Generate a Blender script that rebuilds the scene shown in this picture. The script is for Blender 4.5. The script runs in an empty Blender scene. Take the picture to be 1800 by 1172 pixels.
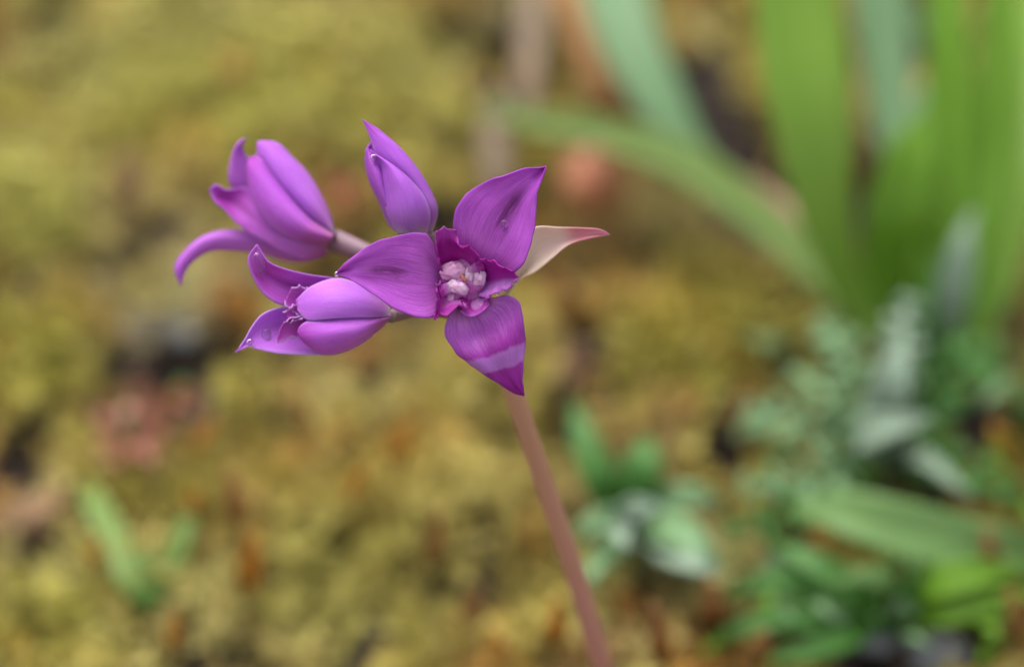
import bpy, math, random
import numpy as np
from mathutils import Vector, noise, Matrix

random.seed(7)
scene = bpy.context.scene
col = scene.collection

# ------------------------------------------------------------------ camera
PITCH = math.radians(45.0)
D0 = 0.400                      # camera to the open flower, metres
SENSOR, LENS = 23.5, 90.0
FOCUS = Vector((0.0, 0.0, 0.080))
RIGHT = Vector((1, 0, 0))
UP = Vector((0, math.sin(PITCH), math.cos(PITCH)))
FWD = Vector((0, math.cos(PITCH), -math.sin(PITCH)))
CAM = FOCUS - FWD * D0
cd = bpy.data.cameras.new('camera')
cd.sensor_width = SENSOR
cd.lens = LENS
cd.clip_start = 0.005
cd.clip_end = 200.0
cd.dof.use_dof = True
cd.dof.focus_distance = D0 + 0.0006
cd.dof.aperture_fstop = 5.0
cd.dof.aperture_blades = 9
camo = bpy.data.objects.new('camera', cd)
col.objects.link(camo)
camo.location = CAM
camo.rotation_euler = (math.pi / 2 - PITCH, 0, 0)
scene.camera = camo

# ------------------------------------------------------------------ light: bright overcast day
SUN_EL, SUN_AZ = math.radians(60), math.radians(-25)     # azimuth from +Y towards +X
world = bpy.data.worlds.new('World')
scene.world = world
world.use_nodes = True
wn = world.node_tree
wn.nodes.clear()
sky = wn.nodes.new('ShaderNodeTexSky')
sky.sky_type = 'NISHITA'
sky.sun_disc = False
sky.sun_elevation = SUN_EL
sky.sun_rotation = SUN_AZ
sky.dust_density = 4.0
hs = wn.nodes.new('ShaderNodeHueSaturation')             # cloud cover: the blue mostly gone
hs.inputs['Saturation'].default_value = 0.30
bg = wn.nodes.new('ShaderNodeBackground')
bg.inputs['Strength'].default_value = 0.15
wo = wn.nodes.new('ShaderNodeOutputWorld')
wn.links.new(sky.outputs[0], hs.inputs['Color'])
wn.links.new(hs.outputs[0], bg.inputs['Color'])
wn.links.new(bg.outputs[0], wo.inputs['Surface'])
sl = bpy.data.lights.new('sun', 'SUN')
sl.energy = 1.3
sl.angle = math.radians(50)
sl.color = (1.0, 0.96, 0.9)
so = bpy.data.objects.new('sun', sl)
col.objects.link(so)
sdir = Vector((math.sin(SUN_AZ) * math.cos(SUN_EL), math.cos(SUN_AZ) * math.cos(SUN_EL), math.sin(SUN_EL)))
so.rotation_euler = (-sdir).to_track_quat('-Z', 'Y').to_euler()
so.location = sdir * 2

vs = scene.view_settings
vs.view_transform = 'Standard'
vs.look = 'None'
vs.exposure = 0.98
vs.gamma = 1.0
vs.use_curve_mapping = False
scene.cycles.use_denoising = True
scene.cycles.max_bounces = 10
scene.cycles.transmission_bounces = 8

# ------------------------------------------------------------------ coordinates
KX = SENSOR / LENS / 1800.0
PX = D0 * KX                    # one photograph pixel at the flower, metres (0.058 mm)

def ray(px, py):
    return FWD + RIGHT * ((px - 900) * KX) + UP * ((586 - py) * KX)

def P(p):                       # (x, y, nearness) in flower-sized units
    return CAM + ray(p[0], p[1]) * (D0 - p[2] * PX)

def G(px, py, h=0.0):           # where that direction meets height h above the soil
    r = ray(px, py)
    return CAM + r * ((h - CAM.z) / r.z)

def unproject(x, y, z):
    v = Vector((x, y, z)) - CAM
    d = v.dot(FWD)
    return 900 + v.dot(RIGHT) / d / KX, 586 - v.dot(UP) / d / KX, d

def catmull(pts, n):
    a = np.array(pts, float)
    if len(a) == 2:
        t = np.linspace(0, 1, n)[:, None]
        return a[0] * (1 - t) + a[1] * t
    seg = np.linalg.norm(np.diff(a, axis=0), axis=1)
    cum = np.concatenate([[0], np.cumsum(seg)]); cum /= cum[-1]
    m = np.zeros_like(a)
    m[1:-1] = (a[2:] - a[:-2]) / (cum[2:] - cum[:-2])[:, None]
    m[0] = (a[1] - a[0]) / (cum[1] - cum[0]); m[-1] = (a[-1] - a[-2]) / (cum[-1] - cum[-2])
    out = []
    for t in np.linspace(0, 1, n):
        i = min(np.searchsorted(cum, t, side='right') - 1, len(a) - 2)
        h = cum[i + 1] - cum[i]; u = (t - cum[i]) / h
        out.append((2*u**3-3*u**2+1)*a[i] + (u**3-2*u**2+u)*h*m[i] + (-2*u**3+3*u**2)*a[i+1] + (u**3-u**2)*h*m[i+1])
    return np.array(out)

# ------------------------------------------------------------------ objects
def tag(o, label=None, cat=None, group=None, kind=None):
    if label: o['label'] = label
    if cat: o['category'] = cat
    if group: o['group'] = group
    if kind: o['kind'] = kind
    return o

def empty(name, loc):
    o = bpy.data.objects.new(name, None)
    o.empty_display_size = 0.005
    o.location = loc
    col.objects.link(o)
    return o

def mesh_obj(name, verts, faces, mat, parent=None, uvs=None, smooth=True, solid=0.0, cols=None, sub=0):
    origin = parent.matrix_world.translation if parent else None
    me = bpy.data.meshes.new(name)
    root = Vector((0, 0, 0))
    p = parent
    while p:
        root += p.location; p = p.parent
    me.from_pydata([tuple(Vector(v) - root) for v in verts], [], faces)
    if uvs is not None:
        ul = me.uv_layers.new(name='UVMap')
        for l in me.loops:
            ul.data[l.index].uv = uvs[l.vertex_index]
    if cols is not None:
        ca = me.color_attributes.new('Col', 'FLOAT_COLOR', 'POINT')
        for i, c in enumerate(cols):
            ca.data[i].color = (*c, 1)
    if smooth:
        me.polygons.foreach_set('use_smooth', [True] * len(me.polygons))
    me.materials.append(mat)
    o = bpy.data.objects.new(name, me)
    col.objects.link(o)
    o.parent = parent
    if solid:
        md = o.modifiers.new('thickness', 'SOLIDIFY')
        md.thickness = solid; md.offset = 0.0
    if sub:
        md = o.modifiers.new('smooth', 'SUBSURF'); md.levels = sub; md.render_levels = sub
    return o

def loft(name, curves, mat, parent, nl=30, nc=15, crinkle=0.0, freq=9.0, wave=2.0, solid=0.00013, seed=0, bulge=0.0):
    cs = [catmull(c, nl) for c in curves]
    verts, uvs = [], []
    for i in range(nl):
        t = i / (nl - 1)
        row = [c[i] for c in cs]
        if len(row) == 2:
            row = [row[0], (row[0] + row[1]) / 2, row[1]]
        for j in range(nc):
            s = j / (nc - 1)
            if len(row) == 3:
                a, b, c = row
                p = a*(1-s)*(1-2*s)*1.0 + b*4*s*(1-s) + c*s*(2*s-1)
            else:
                p = catmull(row, 101)[int(round(s * 100))]
            p = np.array(p, float)
            e = abs(2*s-1)
            p[2] += bulge * (1 - e*e) * math.sin(math.pi * min(1, max(0, t)))
            nv = noise.noise_vector(Vector((t*4 + seed*7.3, s*3 + seed, seed*1.7)))
            p[2] += wave * nv[0]
            p[0] += wave * .25 * nv[1]; p[1] += wave * .25 * nv[2]
            if crinkle:
                k = crinkle * e**4 * min(1, t*4) * (1 if t < .93 else (1-t)/.07)
                nv = noise.noise_vector(Vector((t*freq*2 + seed, s*2 + seed*3.1, 5.0)))
                n2 = noise.noise_vector(Vector((t*freq*5 + seed, s*2 + seed*3.1, 9.0)))
                p += k * np.array((nv[0] + .5*n2[0], nv[1] + .5*n2[1], 2.0*nv[2]))
            verts.append(P(p)); uvs.append((s, t))
    faces = [(i*nc+j, i*nc+j+1, (i+1)*nc+j+1, (i+1)*nc+j) for i in range(nl-1) for j in range(nc-1)]
    return mesh_obj(name, verts, faces, mat, parent, uvs, solid=solid)

def tube(name, pts, radii, mat, parent, n=28, ns=14, rough=0.0):
    """pts are world vectors"""
    c = catmull([tuple(p) for p in pts], n)
    r = np.interp(np.linspace(0, 1, n), np.linspace(0, 1, len(radii)), radii)
    verts, uvs, faces = [], [], []
    ref = Vector((0.9, 0.1, 0.2)).normalized()
    for i in range(n):
        t = Vector(c[min(i+1, n-1)] - c[max(i-1, 0)]).normalized()
        a = ref.cross(t).normalized(); b = t.cross(a)
        for j in range(ns):
            th = 2*math.pi*j/ns
            rr = r[i] * (1 + rough * noise.noise(Vector((i*.35, math.cos(th)*1.5, math.sin(th)*1.5))))
            verts.append(Vector(c[i]) + a*(math.cos(th)*rr) + b*(math.sin(th)*rr)); uvs.append((j/ns, i/(n-1)))
    for i in range(n-1):
        for j in range(ns):
            k = (j+1) % ns
            faces.append((i*ns+j, i*ns+k, (i+1)*ns+k, (i+1)*ns+j))
    faces.append(tuple(range(ns))[::-1]); faces.append(tuple((n-1)*ns+j for j in range(ns)))
    return mesh_obj(name, verts, faces, mat, parent, uvs)

def lump(name, centre, ax, mat, parent=None, lumps=0.15, fr=2.0, seed=0, nu=20, nv=13, rot=None):
    """uneven ellipsoid; ax are three half-axis vectors"""
    verts, faces = [], []
    for i in range(nv+1):
        ph = math.pi*i/nv
        for j in range(nu):
            th = 2*math.pi*j/nu
            d = Vector((math.sin(ph)*math.cos(th), math.sin(ph)*math.sin(th), math.cos(ph)))
            k = 1 + lumps * noise.noise(d*fr + Vector((seed*3.3, seed, 1.7))) + lumps*.4*noise.noise(d*fr*2.7 + Vector((seed, 4, 2)))
            verts.append(centre + (ax[0]*d.x + ax[1]*d.y + ax[2]*d.z)*k)
    for i in range(nv):
        for j in range(nu):
            k = (j+1) % nu
            faces.append((i*nu+j, (i+1)*nu+j, (i+1)*nu+k, i*nu+k))
    return mesh_obj(name, verts, faces, mat, parent)

# ------------------------------------------------------------------ materials
def srgb(r, g, b):
    f = lambda c: (c/255/12.92) if c/255 <= .04045 else ((c/255+.055)/1.055)**2.4
    return (f(r), f(g), f(b))

class NT:
    def __init__(self, name):
        self.m = bpy.data.materials.new(name); self.m.use_nodes = True
        self.t = self.m.node_tree; self.t.nodes.clear()
        self.out = self.n('ShaderNodeOutputMaterial')
    def n(self, typ, **kw):
        nd = self.t.nodes.new(typ)
        for k, v in kw.items(): setattr(nd, k, v)
        return nd
    def l(self, a, b): self.t.links.new(a, b)
    def math(self, op, a, b=None, c=None, clamp=False):
        nd = self.n('ShaderNodeMath', operation=op, use_clamp=clamp)
        for i, v in enumerate((a, b, c)):
            if v is None: continue
            if isinstance(v, (int, float)): nd.inputs[i].default_value = v
            else: self.l(v, nd.inputs[i])
        return nd.outputs[0]
    def mix(self, fac, a, b, mode='MIX'):
        nd = self.n('ShaderNodeMix', data_type='RGBA', blend_type=mode)
        for i, v in ((0, fac), (6, a), (7, b)):
            if isinstance(v, (int, float)): nd.inputs[i].default_value = v
            elif isinstance(v, tuple): nd.inputs[i].default_value = (*v[:3], 1)
            else: self.l(v, nd.inputs[i])
        return nd.outputs[2]
    def ramp(self, fac, stops, interp='EASE'):
        nd = self.n('ShaderNodeValToRGB'); cr = nd.color_ramp; cr.interpolation = interp
        while len(cr.elements) < len(stops): cr.elements.new(0.5)
        for e, (p, c) in zip(cr.elements, stops):
            e.position = p; e.color = (*c[:3], 1) if isinstance(c, tuple) else (c, c, c, 1)
        self.l(fac, nd.inputs[0]); return nd.outputs[0]
    def noise(self, vec, scale, detail=3, rough=.55):
        nd = self.n('ShaderNodeTexNoise'); nd.inputs['Scale'].default_value = scale
        nd.inputs['Detail'].default_value = detail; nd.inputs['Roughness'].default_value = rough
        if vec is not None: self.l(vec, nd.inputs['Vector'])
        return nd.outputs[0]
    def mapping(self, vec, scale=(1, 1, 1), loc=(0, 0, 0)):
        nd = self.n('ShaderNodeMapping'); nd.inputs['Scale'].default_value = scale; nd.inputs['Location'].default_value = loc
        self.l(vec, nd.inputs['Vector']); return nd.outputs[0]
    def finish(self, colr, rough=.5, transl=0.0, bump=None, bs=.2, bd=.0002, spec=.35, sheen=0.0, sss=0.0):
        p = self.n('ShaderNodeBsdfPrincipled')
        if isinstance(colr, tuple): p.inputs['Base Color'].default_value = (*colr[:3], 1)
        else: self.l(colr, p.inputs['Base Color'])
        p.inputs['Roughness'].default_value = rough
        p.inputs['Specular IOR Level'].default_value = spec
        p.inputs['Sheen Weight'].default_value = sheen
        if sss:
            p.inputs['Subsurface Weight'].default_value = sss; p.inputs['Subsurface Radius'].default_value = (1, .7, .8); p.inputs['Subsurface Scale'].default_value = .0008
        if bump is not None:
            b = self.n('ShaderNodeBump'); b.inputs['Strength'].default_value = bs; b.inputs['Distance'].default_value = bd
            self.l(bump, b.inputs['Height']); self.l(b.outputs[0], p.inputs['Normal'])
        s = p.outputs[0]
        if transl:
            t = self.n('ShaderNodeBsdfTranslucent')
            if isinstance(colr, tuple): t.inputs['Color'].default_value = (*colr[:3], 1)
            else: self.l(colr, t.inputs['Color'])
            m = self.n('ShaderNodeMixShader'); m.inputs[0].default_value = transl
            self.l(p.outputs[0], m.inputs[1]); self.l(t.outputs[0], m.inputs[2]); s = m.outputs[0]
        self.l(s, self.out.inputs['Surface']); return self.m

def petal_mat(name, stops, vein=.35, streak=0.0, streak_col=(.12, .02, .13), edge=None, streak_v=(.35, .8), band=None, rough=.38,
              transl=.36, split=None, vscale=(34, 2.6)):
    N = NT(name)
    uv = N.n('ShaderNodeUVMap').outputs[0]
    sep = N.n('ShaderNodeSeparateXYZ'); N.l(uv, sep.inputs[0])
    u, v = sep.outputs[0], sep.outputs[1]
    warp = N.noise(uv, 3.5, 2)
    vv = N.math('ADD', v, N.math('MULTIPLY', N.math('SUBTRACT', warp, .5), .18))
    stops = [(p_, (min(.8, q[0]*1.10), q[1]*.80, q[2]*1.02) if q[1] < .3 else q) for p_, q in stops]
    c = N.ramp(vv, stops)
    dist = N.math('ABSOLUTE', N.math('SUBTRACT', u, .5))
    if split:                                           # one half of the petal of another colour
        sc, side = split
        f = N.math('SMOOTH_MIN', 1, N.math('MULTIPLY', N.math('SUBTRACT', u, .55) if side > 0 else N.math('SUBTRACT', .45, u), 6, clamp=True), .1)
        c = N.mix(f, c, sc)
    fine = N.noise(N.mapping(uv, (vscale[0], vscale[1], 1)), 1.0, 4, .65)
    veins = N.ramp(fine, [(.30, .0), (.62, 1.0)], 'LINEAR')
    dark = N.mix(1.0, c, (.60, .38, .64), 'MULTIPLY')
    c = N.mix(N.math('MULTIPLY', N.math('SUBTRACT', 1, veins), vein), c, dark)
    blot = N.noise(N.mapping(uv, (7, 5, 1), (2, 5, 0)), 1.0, 5, .7)
    c = N.mix(N.math('MULTIPLY', N.math('SUBTRACT', blot, .42, None, True), 2.2, None, True), c, N.mix(1.0, c, (.86, .66, .88), 'MULTIPLY'))
    cell = N.noise(N.mapping(uv, (70, 40, 1)), 1.0, 3, .6)
    c = N.mix(N.math('MULTIPLY', N.math('SUBTRACT', cell, .45, None, True), 2.0, None, True), c, N.mix(1.0, c, (1.25, 1.3, 1.15), 'MULTIPLY'))
    if streak:
        wob = N.noise(N.mapping(uv, (16, 3.5, 1), (3, 1, 0)), 1.0, 4, .7)
        g = N.math('SUBTRACT', 1, N.math('DIVIDE', dist, .20), None, True)
        a = N.math('MULTIPLY', N.math('SUBTRACT', v, streak_v[0]), 6, None, True)
        b = N.math('MULTIPLY', N.math('SUBTRACT', streak_v[1], v), 6, None, True)
        f = N.math('MULTIPLY', N.math('MULTIPLY', N.math('MULTIPLY', g, a), b), N.ramp(wob, [(.25, 0.), (.5, 1.)], 'LINEAR'))
        c = N.mix(N.math('MULTIPLY', f, streak, None, True), c, streak_col)
    if edge:
        f = N.math('MULTIPLY', N.math('SUBTRACT', dist, .42), 12, None, True)
        c = N.mix(N.math('MULTIPLY', f, edge[1]), c, edge[0])
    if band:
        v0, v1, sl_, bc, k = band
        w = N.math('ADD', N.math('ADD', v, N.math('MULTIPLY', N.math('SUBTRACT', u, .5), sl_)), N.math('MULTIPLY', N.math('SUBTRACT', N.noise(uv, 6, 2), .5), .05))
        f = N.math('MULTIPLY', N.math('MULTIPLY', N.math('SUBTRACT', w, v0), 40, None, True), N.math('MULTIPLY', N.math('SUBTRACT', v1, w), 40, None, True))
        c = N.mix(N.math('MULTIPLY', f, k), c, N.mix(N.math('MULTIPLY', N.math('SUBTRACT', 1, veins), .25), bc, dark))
    bmp = N.math('ADD', fine, N.math('MULTIPLY', cell, .6))
    return N.finish(c, rough, transl, bmp, .45, .00016, .26, 0.0)

PURPLE = (.34, .085, .56)
LILAC = (.44, .15, .72)
MAG = (.30, .022, .28)
m_outer = petal_mat('petal_open', [(0, (.62, .50, .55)), (.22, (.48, .17, .56)), (.45, (.50, .15, .64)), (.85, (.50, .145, .66)), (1, (.33, .035, .40))],
                    vein=.7, streak=1.0, streak_col=(.15, .015, .15), edge=((.36, .06, .50), .5), streak_v=(.30, .85), vscale=(46, 3.2))
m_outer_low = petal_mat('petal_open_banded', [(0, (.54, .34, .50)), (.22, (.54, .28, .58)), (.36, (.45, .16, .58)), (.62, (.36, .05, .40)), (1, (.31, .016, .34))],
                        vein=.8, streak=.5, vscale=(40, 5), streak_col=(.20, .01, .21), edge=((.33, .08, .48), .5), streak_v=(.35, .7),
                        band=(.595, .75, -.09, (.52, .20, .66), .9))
m_inner = petal_mat('petal_inner_magenta', [(0, (.55, .28, .50)), (.25, (.44, .04, .38)), (.65, (.36, .018, .32)), (.85, (.48, .09, .50)), (1, (.52, .18, .62))],
                    vein=.4, edge=((.34, .015, .30), .6))
m_inner_e = petal_mat('petal_inner_two_tone', [(0, (.50, .2, .45)), (.3, (.36, .018, .34)), (1, (.38, .018, .36))],
                      vein=.3, edge=((.34, .015, .32), .5), split=((.50, .18, .60), 1))
m_inner_f = petal_mat('petal_inner_pink', [(0, (.60, .36, .55)), (.45, (.48, .18, .50)), (.7, (.42, .05, .40)), (1, (.38, .018, .34))],
                      vein=.4, edge=((.38, .03, .36), .7))
m_inner_b = petal_mat('petal_inner_pale_rim', [(0, (.55, .3, .5)), (.4, (.45, .08, .44)), (1, (.46, .10, .50))], vein=.3, edge=((.62, .36, .72), .9))
m_bud = petal_mat('petal_bud', [(0, (.46, .38, .46)), (.14, (.42, .24, .56)), (.35, (.43, .18, .66)), (.8, (.46, .16, .70)), (1, (.40, .09, .55))],
                  vein=.22, edge=((.62, .36, .80), .6))
m_bud_left = petal_mat('petal_bud_bright', [(0, (.46, .34, .5)), (.2, (.40, .16, .6)), (1, (.45, .13, .66))], vein=.2, edge=((.62, .36, .80), .6))
m_tube_p = petal_mat('petal_rosy_base', [(0, (.42, .20, .36)), (.12, (.46, .17, .48)), (.35, (.54, .20, .72)), (.75, (.51, .16, .70)), (1, (.46, .09, .56))],
                     vein=.2, edge=((.62, .34, .78), .6))
m_tube_mag = petal_mat('petal_concave_magenta', [(0, (.44, .22, .42)), (.3, (.52, .22, .64)), (.62, (.50, .15, .62)), (.84, (.44, .07, .48)), (1, (.52, .18, .66))],
                       vein=.3, edge=((.48, .16, .64), .9), streak=.8, streak_col=(.30, .02, .30), streak_v=(.45, .97))
m_lilac = petal_mat('petal_lilac', [(0, (.50, .38, .52)), (.15, (.48, .24, .62)), (.4, (.55, .25, .80)), (.9, (.54, .22, .78)), (1, (.54, .2, .74))],
                    vein=.18, edge=((.64, .40, .82), .6))
m_under = petal_mat('petal_underside', [(0, (.50, .33, .46)), (.2, (.50, .24, .60)), (.7, (.51, .21, .68)), (1, (.50, .18, .70))], vein=.25, edge=((.6, .34, .78), .6))

def stem_mat(name, c0, c1, c2, rough=.45):
    N = NT(name)
    uv = N.n('ShaderNodeUVMap').outputs[0]
    sep = N.n('ShaderNodeSeparateXYZ'); N.l(uv, sep.inputs[0])
    c = N.ramp(sep.outputs[1], [(0, c0), (.35, c1), (1, c2)])
    st = N.noise(N.mapping(uv, (22, 3, 1)), 1.0, 3)
    c = N.mix(N.math('MULTIPLY', st, .5), c, N.mix(1.0, c, (.7, .55, .55), 'MULTIPLY'))
    return N.finish(c, rough, 0, st, .3, .0001, .4)
m_stem = stem_mat('stem_pink', (.36, .14, .14), (.40, .18, .145), (.46, .25, .165))
m_ped = stem_mat('pedicel_mauve', (.18, .12, .10), (.17, .10, .115), (.20, .115, .15))
N = NT('bract_papery')
uv = N.n('ShaderNodeUVMap').outputs[0]
sep = N.n('ShaderNodeSeparateXYZ'); N.l(uv, sep.inputs[0])
c = N.ramp(sep.outputs[1], [(0, (.66, .60, .46)), (.45, (.80, .70, .58)), (.68, (.80, .62, .56)), (.82, (.66, .26, .32)), (1, (.60, .20, .30))])
st = N.noise(N.mapping(uv, (30, 2.5, 1)), 1.0, 4)
c = N.mix(N.math('MULTIPLY', st, .55), c, N.mix(1.0, c, (.72, .62, .55), 'MULTIPLY'))
m_bract = N.finish(c, .5, .3, st, .3, .0001)
N = NT('anther_pale')
gx = N.n('ShaderNodeTexCoord').outputs['Object']
c = N.ramp(N.noise(gx, 900, 4), [(.35, (.64, .35, .58)), (.65, (.69, .44, .62))])
m_anther = N.finish(c, .35, .15, N.noise(gx, 2500, 2), .12, .0001, sss=.9)
N = NT('throat_pink')
gx = N.n('ShaderNodeTexCoord').outputs['Object']
c = N.ramp(N.noise(gx, 700, 4), [(.35, (.62, .24, .52)), (.65, (.70, .36, .60))])
m_throat = N.finish(c, .35, .2, N.noise(gx, 2500, 2), .15, .0001, sss=.9)
N = NT('throat_deep')
gx = N.n('ShaderNodeTexCoord').outputs['Object']
m_throat_deep = N.finish(N.ramp(N.noise(gx, 700, 4), [(.3, (.46, .06, .40)), (.65, (.60, .20, .52))]), .4, .2, sss=.6)
N = NT('style_rust'); m_style = N.finish((.45, .14, .10), .5)
N = NT('perianth_cream')
gx = N.n('ShaderNodeTexCoord').outputs['Object']
c = N.ramp(N.noise(gx, 400, 3), [(.3, (.46, .42, .26)), (.7, (.58, .46, .44))])
m_cream = N.finish(c, .5, .2)
N = NT('water')
p = N.n('ShaderNodeBsdfPrincipled')
p.inputs['Roughness'].default_value = 0.0; p.inputs['IOR'].default_value = 1.33; p.inputs['Transmission Weight'].default_value = 1.0
N.l(p.outputs[0], N.out.inputs['Surface']); m_water = N.m

# ------------------------------------------------------------------ ground
SOIL = [  # bare dark gaps in the moss: (x, y, rx, ry) as seen
    (1600, 100, 60, 120), (1700, 250, 60, 160), (1640, 480, 120, 90), (1530, 380, 60, 90), (1770, 330, 50, 160),
    (1530, 835, 80, 40), (1660, 880, 90, 28), (1400, 1070, 80, 50), (1560, 1035, 150, 40), (1600, 1140, 150, 40), (1535, 270, 40, 70),
    (1280, 205, 60, 80), (1195, 120, 50, 50), (1310, 300, 55, 50), (1385, 350, 40, 55), 
    (1235, 165, 75, 95), (1375, 310, 60, 70), (1330, 240, 50, 60), (1030, 575, 45, 70), (330, 620, 75, 35), (880, 110, 60, 45), (430, 600, 60, 30),
    (1090, 690, 40, 45), (1290, 750, 50, 40), (55, 800, 60, 60), (70, 940, 55, 35), (1720, 700, 60, 50), (1640, 1090, 120, 60), (1540, 260, 45, 60),
    (680, 620, 60, 30), (1000, 740, 35, 50), (620, 1080, 40, 40), (1140, 1090, 50, 50), (1370, 960, 50, 60), (800, 330, 60, 40), (240, 400, 60, 40), (640, 380, 50, 40)]
def soil_amount(px, py):
    m = 0.0
    for (x, y, rx, ry) in SOIL:
        d = ((px-x)/rx)**2 + ((py-y)/ry)**2
        if d < 4: m = max(m, math.exp(-d*.9))
    return m
def height(x, y):
    r = math.hypot(x, y - .02)
    k = 1.0 if r < .35 else max(0.0, 1 - (r-.35)/.5)
    h = .0045*noise.noise(Vector((x*32, y*32, 3.3))) + .0030*noise.noise(Vector((x*85, y*85, 1.1)))
    f1 = noise.voronoi(Vector((x*58 + .8*noise.noise(Vector((x*60, y*60, 0))), y*58, 2.2)))[0][0]
    h += .0050*(max(0.0, 1 - f1*f1*1.6) - .5)
    h *= k
    if r < .16:
        px, py, _ = unproject(x, y, 0)
        h -= .0060 * soil_amount(px, py)
    return h - .004
gl = np.concatenate([-np.geomspace(40, .26, 24), np.linspace(-.25, .25, 170), np.geomspace(.26, 40, 24)])
n = len(gl)
gv = [(x, y + .02, height(x, y + .02)) for y in gl for x in gl]
gf = [(i*n+j, i*n+j+1, (i+1)*n+j+1, (i+1)*n+j) for i in range(n-1) for j in range(n-1)]
N = NT('soil_and_moss')
gx = N.n('ShaderNodeTexCoord').outputs['Object']
big = N.noise(gx, 30, 5); fine = N.noise(gx, 500, 4)
near = N.n('ShaderNodeVectorMath', operation='LENGTH'); N.l(gx, near.inputs[0])
soil = N.ramp(fine, [(.3, (.018, .013, .012)), (.7, (.07, .052, .042))])
mossy = N.ramp(big, [(.3, (.16, .13, .03)), (.55, (.30, .26, .06)), (.75, (.34, .24, .06))])
f = N.math('MULTIPLY', N.math('SUBTRACT', near.outputs['Value'], .30), 6, None, True)
c = N.mix(N.math('MAXIMUM', f, N.ramp(big, [(.52, 0.), (.75, .35)])), soil, mossy)
m_ground = N.finish(c, .9, 0, fine, .8, .0008, .2)
g = mesh_obj('ground', gv, gf, m_ground)
tag(g, 'dark humus soil with moss growing over it', 'ground', kind='structure')

# ------------------------------------------------------------------ moss carpet
MOSS_PATCH = [  # natural colour patches: (x, y, rx, ry, colour)
    (430, 170, 420, 170, (.58, .53, .12)), (250, 40, 380, 120, (.58, .53, .18)), (60, 380, 180, 160, (.54, .51, .11)), (780, 80, 160, 90, (.60, .53, .17)),
    (700, 900, 320, 230, (.52, .43, .10)), (120, 1050, 170, 110, (.50, .45, .09)), (80, 640, 110, 110, (.46, .42, .07)), (860, 820, 150, 160, (.55, .44, .13)),
    (700, 760, 80, 40, (.50, .26, .05)), (420, 900, 35, 130, (.52, .31, .09)), (260, 700, 70, 120, (.36, .12, .07)), (220, 330, 80, 90, (.42, .26, .13)),
    (720, 740, 60, 50, (.50, .25, .05)), (1000, 480, 70, 120, (.40, .25, .06)), (540, 440, 90, 60, (.36, .20, .05)), (1180, 600, 230, 130, (.38, .33, .05)),
    (1060, 330, 60, 60, (.46, .14, .06)), (600, 330, 45, 45, (.40, .12, .06)), (960, 280, 90, 60, (.36, .28, .05)), (300, 590, 130, 40, (.30, .30, .26)),
    (1600, 700, 220, 170, (.14, .24, .08)), (1500, 1050, 300, 100, (.10, .20, .03)), (1130, 930, 120, 110, (.26, .34, .16)), (1750, 780, 60, 50, (.55, .28, .03)),
    (60, 900, 80, 30, (.50, .28, .16)), (980, 620, 60, 100, (.46, .30, .11)), (380, 520, 200, 60, (.40, .36, .16)), (1100, 200, 120, 140, (.42, .27, .08)),
    (1230, 850, 60, 60, (.48, .36, .04)), (880, 30, 60, 80, (.36, .28, .2)), (560, 1000, 240, 130, (.50, .46, .12)), (1000, 1000, 120, 120, (.46, .38, .08))]
rng = np.random.default_rng(11)
mv, mf, mc = [], [], []
STEP = .0023
def add_shoot(x, y, sc, colr, z0):
    lean = Vector((rng.normal(0, .28), rng.normal(0, .28), 1)).normalized()
    a = lean.orthogonal().normalized(); b = lean.cross(a)
    base = Vector((x, y, z0 - .0015))
    hgt = (.0030 + rng.random()*.0020) * sc
    for ring, (zf, tilt, k, ln) in enumerate(((.30, .15, 6, 1.15), (.66, .55, 6, 1.0), (1.0, 1.15, 5, .75))):
        off = rng.random()*6.28
        cen = base + lean * (hgt*zf)
        for q in range(k):
            th = off + 6.283*q/k + rng.normal(0, .15)
            out = a*math.cos(th) + b*math.sin(th)
            side = (b*math.cos(th) - a*math.sin(th)) * (.00042*sc)
            d = (out*math.cos(tilt) + lean*math.sin(tilt)) * (.0019*sc*ln*(.8+.4*rng.random()))
            i0 = len(mv)
            mv.extend((tuple(cen - side*.5), tuple(cen + d*.45 - side + lean*.0002), tuple(cen + d), tuple(cen + d*.45 + side + lean*.0002)))
            mf.append((i0, i0+1, i0+2, i0+3))
            s = .86 + .28*rng.random()
            cc = (colr[0]*s, colr[1]*s, colr[2]*s)
            mc.extend((cc, cc, cc, cc))
YEL, PALE, ORA, GRN, BRN = (np.array(c) for c in ((.50, .40, .085), (.62, .53, .21), (.54, .28, .06), (.33, .33, .06), (.30, .17, .06)))
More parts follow.
